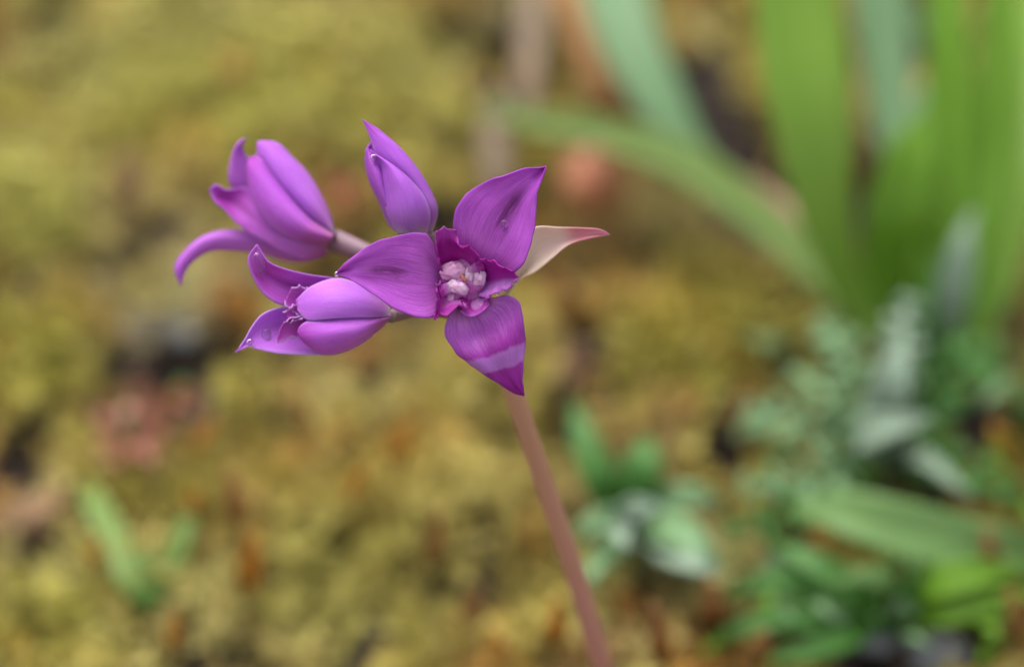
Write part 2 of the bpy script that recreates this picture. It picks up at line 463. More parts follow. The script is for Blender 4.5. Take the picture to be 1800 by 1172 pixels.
for iy in range(int(.36/STEP)):
    for ix in range(int(.40/STEP)):
        x = -.20 + (ix + rng.random())*STEP; y = -.15 + (iy + rng.random())*STEP
        z = height(x, y)
        px, py, _ = unproject(x, y, 0)
        inview = -160 < px < 1960 and -160 < py < 1330
        if not inview and rng.random() < .62: continue
        s = soil_amount(px, py)
        hole = noise.noise(Vector((x*70, y*70, 8.8)))
        if rng.random() < s*1.7 or hole < -.66: continue
        k1 = noise.noise(Vector((x*45, y*45, 4.4))); k2 = noise.noise(Vector((x*75, y*75, 14.4))); k3 = noise.noise(Vector((x*110, y*110, 24.4)))
        c = YEL + (PALE-YEL)*min(1, max(0, k1*1.6)) 
        c = c + (GRN-c)*min(.8, max(0, -k1*1.1 - .05))
        c = c + (ORA-c)*min(.9, max(0, k2*2.4-.30)) 
        c = c + (BRN-c)*min(.9, max(0, k3*2.4-.45))
        f1 = noise.voronoi(Vector((x*58 + .8*noise.noise(Vector((x*60, y*60, 0))), y*58, 2.2)))[0][0]
        if rng.random() < min(.5, (f1-.50)*2.4): continue
        c = c + (BRN-c)*min(.7, max(0, (f1-.5)*1.6)); c = c + (PALE-c)*min(.5, max(0, (.35-f1)*1.5))
        k4 = noise.noise(Vector((x*170, y*170, 44.4)))
        rusty = min(.85, max(0, k4*2.6-1.0)); w = 0; acc = np.zeros(3)
        if inview:
            for (qx, qy, rx, ry, pc) in MOSS_PATCH:
                d = ((px-qx)/rx)**2 + ((py-qy)/ry)**2
                if d < 2.2:
                    e = math.exp(-d*1.6); w += e; acc += e*np.array(pc)
            if w > 0: c = c + (acc/w - c)*min(.8, w*.85)
        c = c + (np.array((.46, .19, .04)) - c)*rusty
        c = c * np.array((.90, .935, 1.02)) * (.88 + .24*rng.random())
        bulge = 1 + .5*k1 + .45*noise.noise(Vector((x*130, y*130, 2.0)))
        sc = (1.3 if inview else 1.6) * (.85 + .4*rng.random())
        add_shoot(x, y, sc, tuple(c), z + .0022*max(-.6, bulge-1))
N = NT('moss_leaf')
at = N.n('ShaderNodeAttribute', attribute_name='Col')
m_moss = N.finish(at.outputs['Color'], .6, .25, None, spec=.2)
me = bpy.data.meshes.new('moss')
me.from_pydata(mv, [], mf)
ca = me.color_attributes.new('Col', 'FLOAT_COLOR', 'POINT')
arr = np.ones((len(mc), 4), np.float32); arr[:, :3] = np.array(mc, np.float32)
ca.data.foreach_set('color', arr.ravel())
me.materials.append(m_moss)
moss = bpy.data.objects.new('moss', me); col.objects.link(moss)
tag(moss, 'yellow-olive carpet of moss covering the ground behind the flower', 'moss', kind='stuff')

# ------------------------------------------------------------------ background leaves
def leaf_mat(name, c0, c1, transl=.25, rough=.5, stripes=.35):
    N = NT(name)
    uv = N.n('ShaderNodeUVMap').outputs[0]
    sep = N.n('ShaderNodeSeparateXYZ'); N.l(uv, sep.inputs[0])
    k = N.noise(uv, 3, 4)
    c = N.mix(k, c0, c1)
    st = N.noise(N.mapping(uv, (26, .8, 1)), 1.0, 3)
    c = N.mix(N.math('MULTIPLY', st, stripes), c, N.mix(1.0, c, (.62, .68, .5), 'MULTIPLY'))
    return N.finish(c, rough, transl, st, .3, .0002, .35)
m_green = leaf_mat('leaf_bright_green', (.18, .34, .03), (.24, .39, .055))
m_green2 = leaf_mat('leaf_deep_green', (.12, .28, .010), (.17, .33, .02))
m_dgreen = leaf_mat('leaf_dark_green', (.05, .17, .025), (.09, .22, .04))
m_olive = leaf_mat('leaf_olive_green', (.13, .23, .035), (.18, .26, .055))
m_sprout = leaf_mat('leaf_sprout', (.19, .32, .06), (.25, .36, .09), .35)
m_glauc = leaf_mat('leaf_glaucous', (.13, .26, .105), (.17, .29, .14))
m_mid = leaf_mat('leaf_mid_green', (.14, .28, .07), (.18, .30, .10))
m_grey = leaf_mat('leaf_woolly_grey', (.20, .29, .20), (.29, .36, .28), .1, .8)
m_greyg = leaf_mat('leaf_grey_green', (.16, .32, .13), (.25, .38, .20), .2, .6)
m_rust = leaf_mat('leaf_dry_rust', (.34, .15, .055), (.42, .21, .08), .2, .7)
m_tan = leaf_mat('leaf_dry_tan', (.28, .20, .14), (.33, .24, .17), .2, .7)
m_rusttan = leaf_mat('leaf_dry_rust_tan', (.40, .24, .13), (.46, .28, .16), .2, .7)
m_pinkdry = leaf_mat('leaf_dry_pink', (.44, .24, .17), (.50, .30, .22), .2, .7)
m_red = leaf_mat('leaf_red', (.44, .12, .075), (.46, .17, .09), .2, .5)
m_redbrown = leaf_mat('leaf_red_brown', (.30, .105, .075), (.36, .15, .10), .2, .6)
m_orange = leaf_mat('leaf_orange', (.54, .19, .025), (.56, .27, .04), .2, .6)
m_yellow = leaf_mat('leaf_yellow', (.62, .34, .03), (.60, .30, .04), .2, .6)

NB = Vector((0, -.55, .83)).normalized()
def blade(name, pts, widths, mat, parent, n=26, nc=7, fold=.22, facing=NB, wob=.0004, seed=0):
    """pts: (x, y, height in mm); widths in photograph pixels at the flower's distance"""
    c = catmull([tuple(G(p[0], p[1], p[2]*.001)) for p in pts], n)
    ws = np.interp(np.linspace(0, 1, n), np.linspace(0, 1, len(widths)), widths)
    verts, uvs = [], []
    for i in range(n):
        t = Vector(c[min(i+1, n-1)] - c[max(i-1, 0)]).normalized()
        side = t.cross(facing).normalized(); nn = side.cross(t).normalized()
        d = (Vector(c[i]) - CAM).dot(FWD)
        w = ws[i] * KX * d * .5
        for j in range(nc):
            s = 2*j/(nc-1) - 1
            o = noise.noise(Vector((i*.22, s*1.2, seed*3.7)))*wob
            verts.append(Vector(c[i]) + side*(w*s) + nn*(fold*w*(abs(s)**1.5) + o)); uvs.append((j/(nc-1), i/(n-1)))
    faces = [(i*nc+j, i*nc+j+1, (i+1)*nc+j+1, (i+1)*nc+j) for i in range(n-1) for j in range(nc-1)]
    return mesh_obj(name, verts, faces, mat, parent, uvs, solid=.0004)

def leafy(name, base, label, cat, group=None):
    o = empty(name, G(base[0], base[1], -.003)); tag(o, label, cat, group)
    lump('root_crown', G(base[0], base[1], .0), (Vector((.0016, 0, 0)), Vector((0, .0016, 0)), Vector((0, 0, .0030))), m_dgreen, o, seed=int(base[0]) % 50, nu=12, nv=8)
    return o

bpy.context.view_layer.update()
# broad strap leaves rising at the right
tuft = leafy('strap_leaf_plant', (1610, 620), 'tuft of broad bright green strap leaves growing from the moss', 'plant')
blade('leaf', [(1600, 640, 0), (1500, 520, 10), (1452, 380, 22), (1425, 200, 34), (1400, 0, 44), (1385, -170, 52), (1370, -330, 58)], [36, 60, 80, 125, 155, 140, 90, 8], m_green, tuft, seed=1)
blade('leaf', [(1590, 650, 0), (1460, 500, 6), (1330, 375, 9), (1200, 285, 11), (1060, 235, 11), (930, 212, 10), (845, 188, 8)], [35, 60, 68, 72, 70, 58, 44, 12], m_olive, tuft, seed=2)
blade('leaf', [(1580, 640, 0), (1380, 430, 6), (1225, 285, 9), (1160, 175, 13), (1105, 70, 16), (1068, -60, 18), (1020, -220, 18)], [25, 36, 44, 64, 98, 120, 90, 8], m_glauc, tuft, seed=3)
blade('leaf', [(1640, 640, 0), (1640, 500, 10), (1655, 320, 20), (1668, 120, 30), (1660, -60, 38), (1640, -240, 44)], [40, 80, 84, 78, 70, 50, 8], m_green2, tuft, seed=4)
blade('leaf', [(1620, 620, 0), (1600, 430, 6), (1575, 250, 12), (1555, 80, 18), (1540, -80, 24), (1525, -260, 28)], [20, 30, 46, 84, 100, 80, 8], m_glauc, tuft, seed=5)
blade('leaf', [(1680, 640, 0), (1715, 470, 8), (1740, 280, 16), (1755, 60, 26), (1760, -120, 34)], [40, 80, 90, 84, 70, 8], m_green2, tuft, seed=6)
blade('leaf', [(1690, 640, 0), (1760, 500, 6), (1800, 300, 14), (1822, 60, 20), (1830, -140, 26)], [30, 50, 70, 84, 70, 8], m_green, tuft, seed=7)
blade('leaf', [(1600, 620, 0), (1575, 480, 10), (1580, 380, 18), (1600, 280, 24), (1635, 185, 28)], [40, 90, 120, 120, 90, 8], m_green2, tuft, seed=8)
blade('leaf', [(1640, 660, 0), (1640, 560, 8), (1655, 450, 13), (1690, 380, 16)], [30, 60, 50, 24, 4], m_dgreen, tuft, seed=9)

def ground_origin(o, loc):
    o.data.transform(Matrix.Translation(-loc)); o.location = loc; return o
def single(name, base, pts, widths, mat, label, cat, group=None, seed=0, **kw):
    o = ground_origin(blade(name, pts, widths, mat, None, seed=seed, **kw), G(base[0], base[1], 0))
    return tag(o, label, cat, group)
single('dry_leaf', (1110, 225), [(1100, 235, 2), (1072, 160, 8), (1042, 85, 10), (1008, 0, 11), (970, -110, 10)], [30, 66, 66, 62, 50, 10], m_rust,
       'rust-brown withered leaf lying beside the bluish green strap leaf', 'dry leaf', seed=21)
single('dry_leaf', (1500, 500), [(1510, 510, 2), (1440, 430, 4), (1370, 365, 5), (1310, 310, 4)], [20, 60, 55, 30, 6], m_pinkdry,
       'pinkish tan withered leaf lying along the arching green strap leaf', 'dry leaf', seed=22)
single('dry_leaf', (870, 345), [(872, 350, 1), (872, 290, 4), (868, 220, 6), (862, 150, 5)], [20, 48, 48, 30, 6], m_tan,
       'pale tan dry leaf standing in dark moss above the open flower', 'dry leaf', seed=23)
single('dry_leaf', (925, 200), [(925, 215, 1), (930, 120, 4), (935, 30, 6), (940, -60, 7)], [18, 40, 46, 42, 16], m_tan,
       'long greyish tan dry leaf lying left of the rust-brown leaf', 'dry leaf', seed=24)
single('dry_leaf', (90, 880), [(125, 872, 0), (70, 888, 3), (10, 915, 2), (-40, 945, -1)], [10, 36, 36, 20, 6], m_rusttan,
       'pinkish curled dry leaf beside the green sprout', 'dry leaf', seed=25)

blade('leaf', [(1660, 650, 0), (1670, 560, 6), (1685, 460, 10), (1700, 385, 12)], [24, 50, 66, 56, 8], m_greyg, tuft, seed=10)
blade('leaf', [(1600, 640, 0), (1640, 480, 4), (1690, 300, 8), (1660, 120, 12), (1600, 0, 14)], [30, 60, 80, 70, 50, 8], m_dgreen, tuft, seed=12)
blade('leaf', [(1650, 640, 0), (1672, 520, 12), (1690, 430, 18), (1712, 372, 20)], [20, 44, 52, 40, 8], m_grey, tuft, seed=14)
blade('leaf', [(1640, 640, 0), (1610, 400, 14), (1606, 280, 22), (1625, 150, 26)], [16, 30, 40, 60, 10], m_glauc, tuft, seed=15)
# bright little sprout, lower left
sp = leafy('seedling', (265, 1060), 'bright green seedling with two spreading leaves in yellow moss', 'seedling')
blade('leaf', [(272, 1070, 0), (240, 1010, 3), (205, 950, 3.5), (165, 880, 3), (140, 840, 1)], [36, 78, 60, 46, 34, 10], m_sprout, sp, seed=31)
blade('leaf', [(275, 1070, 0), (295, 1000, 2), (320, 945, 4), (338, 895, 5)], [26, 40, 42, 36, 10], m_sprout, sp, seed=32)

# red plants
def rosette(name, base, label, cat, n, rad, h, mats, wid, seed, group=None, squash=.75):
    r = random.Random(seed)
    o = leafy(name, base, label, cat, group)
    for k in range(n):
        th = 6.283*k/n + r.uniform(-.35, .35); L = rad*r.uniform(.7, 1.15); hh = h*r.uniform(.5, 1.2)
        bx, by = base
        pts = [(bx + math.cos(th)*L*f, by + math.sin(th)*L*f*squash, hh*g) for f, g in ((0, 0), (.35, .55), (.7, .95), (1, .9))]
        blade('leaf', pts, [wid*.4, wid*.9, wid, wid*.7, wid*.1], r.choice(mats), o, n=12, nc=5, seed=seed+k)
    return o
rosette('red_seedling', (230, 770), 'red-leaved seedling standing in the moss above the green sprout', 'seedling', 7, 80, 4.5, [m_redbrown, m_redbrown, m_pinkdry], 36, 41)
rosette('red_seedling', (325, 700), 'small orange-red seedling beside the larger red one', 'seedling', 5, 40, 5, [m_orange, m_redbrown], 26, 43)
rosette('red_seedling', (602, 335), 'tiny red seedling behind the gap between two purple buds', 'seedling', 6, 38, 6, [m_red], 32, 44)

N = NT('capsule_orange_red')
gx = N.n('ShaderNodeTexCoord').outputs['Object']
m_capsule = N.finish(N.ramp(N.noise(gx, 300, 3), [(.3, (.50, .17, .09)), (.7, (.60, .28, .16))]), .5)
# reddish fallen fruit-like leaf gall behind the open flower
o = lump('fallen_capsule', G(1035, 310, .004), (Vector((.0038, 0, 0)), Vector((0, .0036, 0)), Vector((0, 0, .0040))), m_capsule, lumps=.25, seed=3)
tag(o, 'orange-red rounded seed capsule fallen on the moss behind the open flower', 'seed capsule')

# woolly, feathery plants at the lower right
def feather(parent, pts, width, mat, leaflets=7, seed=0):
    """a pinnate leaf: stalk and paired lobes in one mesh"""
    r = random.Random(seed)
    n = 3*leaflets
    c = catmull([tuple(G(p[0], p[1], p[2]*.001)) for p in pts], n)
    verts, faces, uvs = [], [], []
    for i in range(n-1):
        t = Vector(c[i+1] - c[i]).normalized(); side = t.cross(NB).normalized()
        w = .0006
        k = len(verts)
        for pnt in (c[i], c[i+1]):
            for s in (-1, 1): verts.append(Vector(pnt) + side*s*w); uvs.append(((s+1)/2, i/n))
        faces.append((k, k+1, k+3, k+2))
        if i % 3 == 1:
            f = i/n
            L = width*PX*1.2*(.45 + .9*math.sin(math.pi*min(1, .15 + f*.85)))
            for s in (-1, 1):
                d = (side*s + t*r.uniform(.3, .8) + NB*r.uniform(-.1, .3)).normalized()*L*r.uniform(.75, 1.15)
                b = d.cross(NB).normalized()*L*r.uniform(.20, .30)
                k = len(verts); p0 = Vector(c[i])
                for q, (a_, b_) in enumerate(((0, -.25), (.35, -1), (.75, -.8), (1, 0), (.75, .8), (.35, 1), (0, .25))):
                    verts.append(p0 + d*a_ + b*b_ + NB*(.0004*math.sin(a_*3))); uvs.append((.5+.5*b_, a_))
                faces.append(tuple(range(k, k+7)))
    return mesh_obj('leaf', verts, faces, mat, parent, uvs, solid=.0003)
fz = leafy('feathery_plant', (1560, 800), 'feathery grey-green plant with a whitish woolly centre below the strap leaves', 'plant')
for k, (a, m, w) in enumerate([([(1560, 800, 0), (1480, 770, 8), (1400, 745, 10), (1310, 720, 8)], m_greyg, 50), ([(1560, 800, 0), (1470, 830, 7), (1390, 850, 9), (1300, 860, 6)], m_greyg, 46),
        ([(1560, 800, 0), (1520, 700, 10), (1480, 620, 14), (1440, 560, 12)], m_greyg, 46), ([(1560, 790, 0), (1570, 690, 10), (1580, 610, 16), (1600, 520, 18)], m_grey, 44),
        ([(1570, 800, 0), (1640, 700, 10), (1700, 640, 14), (1760, 610, 12)], m_dgreen, 60), ([(1570, 800, 0), (1660, 820, 8), (1740, 850, 9), (1830, 890, 7)], m_dgreen, 46),
        ([(1565, 800, 0), (1500, 740, 12), (1450, 690, 15), (1390, 650, 13)], m_greyg, 40), ([(1560, 800, 0), (1440, 880, 7), (1350, 920, 8), (1270, 930, 5)], m_dgreen, 50)]):
    feather(fz, a, w, m, 7, 50+k)
blade('leaf', [(1560, 800, 2), (1555, 740, 14), (1570, 660, 20), (1592, 590, 22)], [50, 100, 96, 66, 8], m_grey, fz, seed=61)
blade('leaf', [(1560, 800, 2), (1510, 770, 12), (1560, 750, 18), (1640, 735, 18)], [30, 70, 76, 60, 8], m_grey, fz, seed=62)
blade('leaf', [(1575, 800, 2), (1630, 810, 10), (1680, 850, 12), (1710, 880, 10)], [20, 42, 40, 24, 6], m_grey, fz, seed=63)

bl = leafy('broad_leaf_plant', (1850, 990), 'plant with one long pale green leaf lying over the moss', 'plant')
blade('leaf', [(1860, 985, 0), (1740, 965, 8), (1620, 940, 12), (1500, 905, 13), (1390, 890, 10)], [40, 90, 100, 105, 85, 12], m_mid, bl, seed=71)
lo = leafy('low_green_plant', (1560, 1090), 'low dark green leafy plant growing below the long pale leaf', 'plant')
for k, (a, m, w) in enumerate([([(1560, 1090, 0), (1460, 1040, 6), (1370, 1020, 8), (1280, 1040, 6)], m_dgreen, 56), ([(1560, 1090, 0), (1630, 1030, 8), (1710, 1010, 10), (1800, 1000, 8)], m_green2, 60),
        ([(1560, 1090, 0), (1500, 1030, 9), (1430, 990, 11), (1360, 950, 9)], m_dgreen, 50), ([(1560, 1090, 0), (1660, 1075, 6), (1740, 1060, 7), (1830, 1045, 7)], m_green2, 50),
        ([(1550, 1090, 0), (1440, 1090, 6), (1350, 1090, 7), (1260, 1120, 5)], m_dgreen, 50), ([(1555, 1085, 0), (1560, 1030, 10), (1520, 1010, 12), (1460, 1030, 11)], m_mid, 40),
        ([(1550, 1090, 0), (1470, 1130, 6), (1400, 1150, 7), (1330, 1160, 5)], m_dgreen, 40), ([(1560, 1085, 0), (1600, 1040, 10), (1610, 1010, 13), (1600, 985, 14)], m_dgreen, 50)]):
    blade('leaf', a, [w*.4, w, w*1.1, w*.8, w*.1], m, lo, n=16, seed=80+k)

r5 = random.Random(5)
def spray(parent, cx, cy, rx, ry, n, mats, lmin, lmax):
    for k in range(n):
        x, y = cx + r5.uniform(-rx, rx), cy + r5.uniform(-ry, ry)
        th = r5.uniform(0, 6.283); L = r5.uniform(lmin, lmax); w = L*r5.uniform(.28, .5); h = r5.uniform(3, 8)
        blade('leaf', [(x, y, -1), (x + math.cos(th)*L*.5, y + math.sin(th)*L*.35, h), (x + math.cos(th)*L, y + math.sin(th)*L*.7, h*r5.uniform(.8, 1.3))], [w*.4, w, w, w*.1], r5.choice(mats), parent, n=9, nc=5, seed=300+k)
spray(lo, 1520, 1060, 240, 80, 22, [m_dgreen, m_green2, m_green2, m_greyg, m_glauc], 45, 110)
spray(fz, 1560, 740, 230, 130, 24, [m_glauc, m_dgreen, m_dgreen, m_greyg, m_green2], 40, 100)
wr = leafy('woolly_rosette', (1120, 930), 'whitish woolly rosette with green outer leaves right of the pink stem', 'plant')
for k, (a, w, m) in enumerate([
        ([(1110, 925, 0), (1060, 850, 8), (1030, 780, 11), (1010, 705, 12)], [40, 70, 66, 46, 8], m_dgreen), ([(1115, 920, 0), (1120, 860, 8), (1130, 810, 11), (1140, 770, 10)], [40, 70, 80, 60, 10], m_dgreen),
        ([(1110, 925, 3), (1070, 915, 9), (1040, 920, 10), (1015, 950, 8)], [36, 60, 56, 40, 10], m_greyg), ([(1110, 925, 3), (1110, 900, 10), (1130, 890, 13), (1165, 890, 13)], [34, 50, 52, 40, 8], m_grey),
        ([(1110, 925, 3), (1090, 935, 11), (1100, 955, 13), (1120, 960, 12)], [30, 44, 40, 30, 8], m_grey), ([(1115, 925, 0), (1180, 930, 8), (1230, 960, 10), (1270, 1000, 8)], [40, 60, 66, 56, 10], m_greyg),
        ([(1115, 925, 0), (1190, 975, 8), (1230, 995, 11), (1262, 1004, 11)], [24, 36, 60, 52, 12], m_grey), ([(1110, 925, 0), (1170, 880, 7), (1220, 870, 9), (1270, 880, 7)], [30, 50, 52, 40, 8], m_greyg),
        ([(1110, 930, 0), (1060, 980, 6), (1040, 1010, 7), (1030, 1040, 5)], [30, 50, 50, 36, 8], m_greyg)]):
    blade('leaf', a, w, m, wr, seed=90+k)

# dry orange stalks and bits among the moss
stalks = [(970, 1130, 975, 1050, 34, m_orange), (1245, 1090, 1250, 1020, 44, m_rust), (1320, 1160, 1345, 1110, 36, m_rust), (1735, 1030, 1735, 930, 40, m_rust), (1790, 1110, 1770, 1040, 40, m_rust),
          (430, 1030, 445, 930, 40, m_orange), (415, 920, 400, 820, 34, m_rust), (755, 980, 770, 900, 28, m_rust), (690, 800, 720, 740, 32, m_orange), (330, 900, 350, 860, 30, m_orange),
          (340, 780, 380, 740, 30, m_orange), (1000, 560, 980, 480, 38, m_rust), (430, 560, 400, 510, 30, m_orange), (810, 1090, 840, 1030, 26, m_rust), (160, 980, 175, 940, 26, m_orange),
          (840, 160, 815, 110, 34, m_rust), (1000, 660, 1015, 600, 40, m_pinkdry), (610, 870, 640, 820, 26, m_orange), (1760, 800, 1745, 750, 44, m_yellow), (1510, 330, 1490, 250, 36, m_rust),
          (1155, 1150, 1150, 1060, 34, m_rust), (300, 1130, 310, 1080, 26, m_orange), (540, 760, 520, 700, 26, m_rust), (230, 350, 215, 270, 40, m_pinkdry)]
sprig_labels = ['orange dry sprig left of the foot of the pink stem', 'rust sprig below the woolly rosette', 'rust sprig under the left end of the low dark green plant', 'upright rust sprig in front of the long pale leaf', 'rust sprig at the right end of the low dark green plant', 'tall orange sprig right of the green seedling', 'rust sprig between the two red seedlings and the open yellow moss', 'rust sprig in yellow moss left of the pink stem halfway up', 'orange sprig in yellow moss below the lower left flower', 'orange sprig just above the small leaf of the green seedling', 'orange sprig right of the small orange-red seedling', 'rust sprig behind the pale papery bract', 'orange sprig behind the curled petal of the upper left flower', 'rust sprig in yellow moss far left of the stem foot', 'orange sprig on the left side of the green seedling', 'rust sprig left of the long greyish tan dry leaf', 'pinkish sprig behind the banded petal', 'small orange sprig in open yellow moss', 'yellow-orange sprig right of the feathery plant', 'rust sprig between two strap leaves', 'rust sprig below the woolly rosette, beside dark soil', 'small orange sprig under the green seedling', 'rust sprig in moss below the lower left flower tip', 'pinkish sprig far behind the upper left flower']
for k, (x0, y0, x1, y1, w, m) in enumerate(stalks):
    o = blade('dry_sprig', [(x0, y0+4, -2), ((x0*.6+x1*.4)+6, y0*.6+y1*.4, 7), (x1, y1, 12)], [w*.6, w*1.1, w*1.1, w*.2], m, None, n=10, nc=5, fold=.5, seed=200+k)
    tag(ground_origin(o, G(x0, y0, 0)), sprig_labels[k], 'dry sprig', 'dry sprigs poking out of the moss')

# pebbles
N = NT('pebble_grey')
gx = N.n('ShaderNodeTexCoord').outputs['Object']
m_peb = N.finish(N.ramp(N.noise(gx, 600, 4), [(.3, (.15, .155, .16)), (.65, (.30, .30, .31))]), .7, 0, N.noise(gx, 2000, 3), .4, .0003)
for k, (x, y, s, lab) in enumerate([(1535, 1105, 1.0, 'pale grey pebble in the low dark green plant'), (1650, 1150, .9, 'grey pebble on bare soil beside the low dark green plant'),
        (255, 566, .55, 'small grey pebble left of the two others in the dark gap below the curled petal'), (318, 580, .6, 'small flat grey pebble between two others in the dark gap below the curled petal'), (380, 562, .5, 'small grey pebble right of the two others in the dark gap below the curled petal')]):
    o = lump('pebble', G(x, y, -.0020), (Vector((.0042*s, .0006, 0)), Vector((-.0005, .0034*s, 0)), Vector((0, 0, .0015*s))), m_peb, lumps=.5, fr=1.4, seed=20+k)
    tag(o, lab, 'pebble')

# ------------------------------------------------------------------ the flowering plant
NODE = (852, 562, -175)
base = G(1135, 1430, -.004)
plant = empty('wild_onion', base)
tag(plant, 'purple wild onion with one open flower and three half-open ones on a pink stem', 'flower')
tube('stem', [base, G(1115, 1370, .010), P((1066, 1195, -610)), P((1008, 1000, -480)), P((950, 830, -360)), P((903, 690, -245)), P((870, 606, -195)), P(NODE)],
     [.00126, .00124, .00122, .00116, .00112, .00110, .00106, .00104], m_stem, plant, n=60, rough=.06)
lump('umbel_node', P(NODE), (RIGHT*.0020, UP*.0019, FWD*.0020), m_ped, plant, lumps=.1)

def lathe(name, c0, c1, radii, mat, parent, n=18):
    a, b = P(c0), P(c1)
    return tube(name, [a.lerp(b, i/(len(radii)-1)) for i in range(len(radii))], [r*PX for r in radii], mat, parent, n=14, ns=n)

# papery bract
loft('bract', [[(862, 545, -150), (895, 480, -100), (925, 425, -78), (938, 400, -72), (985, 400, -70), (1030, 401, -72), (1058, 404, -76), (1072, 413, -82)],
               [(866, 552, -165), (905, 500, -120), (940, 450, -96), (975, 425, -88), (1010, 414, -84), (1050, 411, -80), (1072, 413, -82)],
               [(870, 556, -150), (908, 494, -105), (940, 478, -82), (970, 454, -76), (1000, 430, -74), (1040, 418, -75), (1072, 413, -82)]],
     m_bract, plant, wave=2, seed=5)

# --- open flower
fl = lathe('flower', (822, 520, -150), (812, 500, -34), [14, 22, 42, 52, 55], m_cream, plant)
tube('pedicel', [P(NODE), P((840, 545, -165)), P((822, 520, -140))], [.0008, .0008, .0009], m_ped, plant)
loft('petal', [[(820, 470, -50), (805, 440, -15), (796, 400, 0), (808, 358, 5), (845, 325, 8), (895, 302, 10), (930, 294, 8), (960, 293, 0)],
               [(835, 480, -60), (852, 450, -25), (870, 415, -12), (890, 375, -8), (915, 340, -2), (960, 293, 0)],
               [(850, 490, -50), (880, 490, -20), (908, 476, -5), (925, 452, 2), (936, 415, 8), (941, 375, 10), (948, 335, 8), (960, 293, 0)]], m_outer, fl, 48, 31, wave=7, seed=1, crinkle=4, freq=3)
loft('petal', [[(790, 475, -50), (775, 455, -15), (764, 430, 0), (750, 414, 6), (715, 410, 8), (670, 420, 8), (625, 448, 5), (590, 480, -5)],
               [(790, 490, -60), (765, 489, -22), (735, 487, -10), (690, 476, -3), (640, 475, 0), (590, 480, -5)],
               [(790, 505, -50), (775, 530, -15), (768, 552, 0), (748, 559, 6), (710, 551, 8), (665, 523, 7), (625, 499, 3), (590, 480, -5)]], m_outer, fl, 48, 31, wave=7, seed=2, crinkle=4, freq=3)
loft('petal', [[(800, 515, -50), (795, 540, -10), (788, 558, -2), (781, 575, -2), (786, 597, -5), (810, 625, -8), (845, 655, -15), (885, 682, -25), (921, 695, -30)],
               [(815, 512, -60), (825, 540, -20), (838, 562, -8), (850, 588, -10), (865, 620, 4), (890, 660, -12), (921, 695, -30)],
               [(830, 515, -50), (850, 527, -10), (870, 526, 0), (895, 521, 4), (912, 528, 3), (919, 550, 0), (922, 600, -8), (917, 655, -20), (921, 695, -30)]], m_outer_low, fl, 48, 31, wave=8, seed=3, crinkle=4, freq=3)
loft('inner_petal', [[(790, 490, -50), (772, 470, -5), (766, 440, 15), (767, 412, 20), (780, 398, 14)],
                     [(800, 482, -60), (795, 455, -32), (785, 425, -8), (780, 398, 14)],
                     [(815, 475, -50), (840, 466, -2), (840, 450, 15), (806, 425, 22), (797, 405, 20), (780, 398, 14)]], m_inner, fl, 40, 21, crinkle=9, freq=6, seed=4)
loft('inner_petal', [[(822, 478, -50), (842, 455, 8), (880, 468, 16), (902, 475, 16), (911, 488, 8)],
                     [(828, 492, -60), (855, 490, -28), (888, 486, -6), (911, 488, 8)],
                     [(830, 512, -50), (850, 522, 0), (880, 512, 14), (900, 499, 13), (911, 488, 8)]], m_inner_e, fl, 40, 21, crinkle=8, freq=6, seed=5)
loft('inner_petal', [[(792, 495, -50), (771, 498, 8), (768, 530, 16), (763, 562, 10)],
                     [(800, 505, -55), (787, 522, -15), (774, 545, 0), (763, 562, 10)],
                     [(815, 512, -50), (818, 536, 4), (800, 541, 17), (782, 550, 18), (763, 562, 10)]], m_inner_f, fl, 40, 21, crinkle=9, freq=6, seed=6)
loft('throat_lip', [[(812, 508, -30), (812, 528, -6), (808, 546, 4)], [(832, 512, -36), (834, 536, -22), (832, 556, 0)], [(850, 508, -30), (858, 520, -6), (862, 534, 4)]],
     m_inner, fl, 24, 17, crinkle=4, seed=7)
def L3(w, h, d, ang=0.0):
    a = math.radians(ang)
    r = RIGHT*math.cos(a) + UP*math.sin(a); u = UP*math.cos(a) - RIGHT*math.sin(a)
    return (r*w*PX, u*h*PX, FWD*d*PX)
lump('pistil', P((814, 496, -32)), L3(40, 38, 22), m_throat_deep, fl, lumps=.30, fr=1.8, seed=2, nu=40, nv=26)
lump('stamen', P((796, 475, -14)), L3(24, 16, 10, 12), m_throat, fl, lumps=.30, fr=1.6, seed=4, nu=36, nv=24)
lump('stamen', P((842, 486, -12)), L3(12, 17, 10, 8), m_anther, fl, lumps=.26, fr=1.5, seed=6, nu=36, nv=24)
lump('stamen', P((827, 480, -12)), L3(10, 17, 9, -16), m_anther, fl, lumps=.28, fr=1.6, seed=9, nu=36, nv=24)
lump('stamen', P((805, 505, -11)), L3(19, 12, 9, -18), m_anther, fl, lumps=.28, fr=1.6, seed=8, nu=36, nv=24)
lump('stamen', P((786, 521, -18)), L3(15, 17, 8, -25), m_throat, fl, lumps=.30, fr=1.8, seed=12, nu=36, nv=24)
loft('filament', [[(818, 476, -10), (832, 462, 0), (848, 458, 6)], [(824, 482, -6), (836, 470, 1), (850, 466, 6)], [(830, 488, -12), (844, 478, -4), (852, 472, 4)]], m_inner_f, fl, 16, 9, crinkle=4, seed=41)
loft('filament', [[(790, 500, -12), (776, 500, 0), (771, 508, 6)], [(792, 508, -8), (780, 510, 1), (773, 516, 6)], [(796, 514, -12), (784, 520, -2), (776, 524, 4)]], m_inner_f, fl, 16, 9, crinkle=4, seed=42)
lump('style', P((815, 489, -10)), L3(4, 8, 5, 30), m_style, fl, lumps=.3, seed=10)

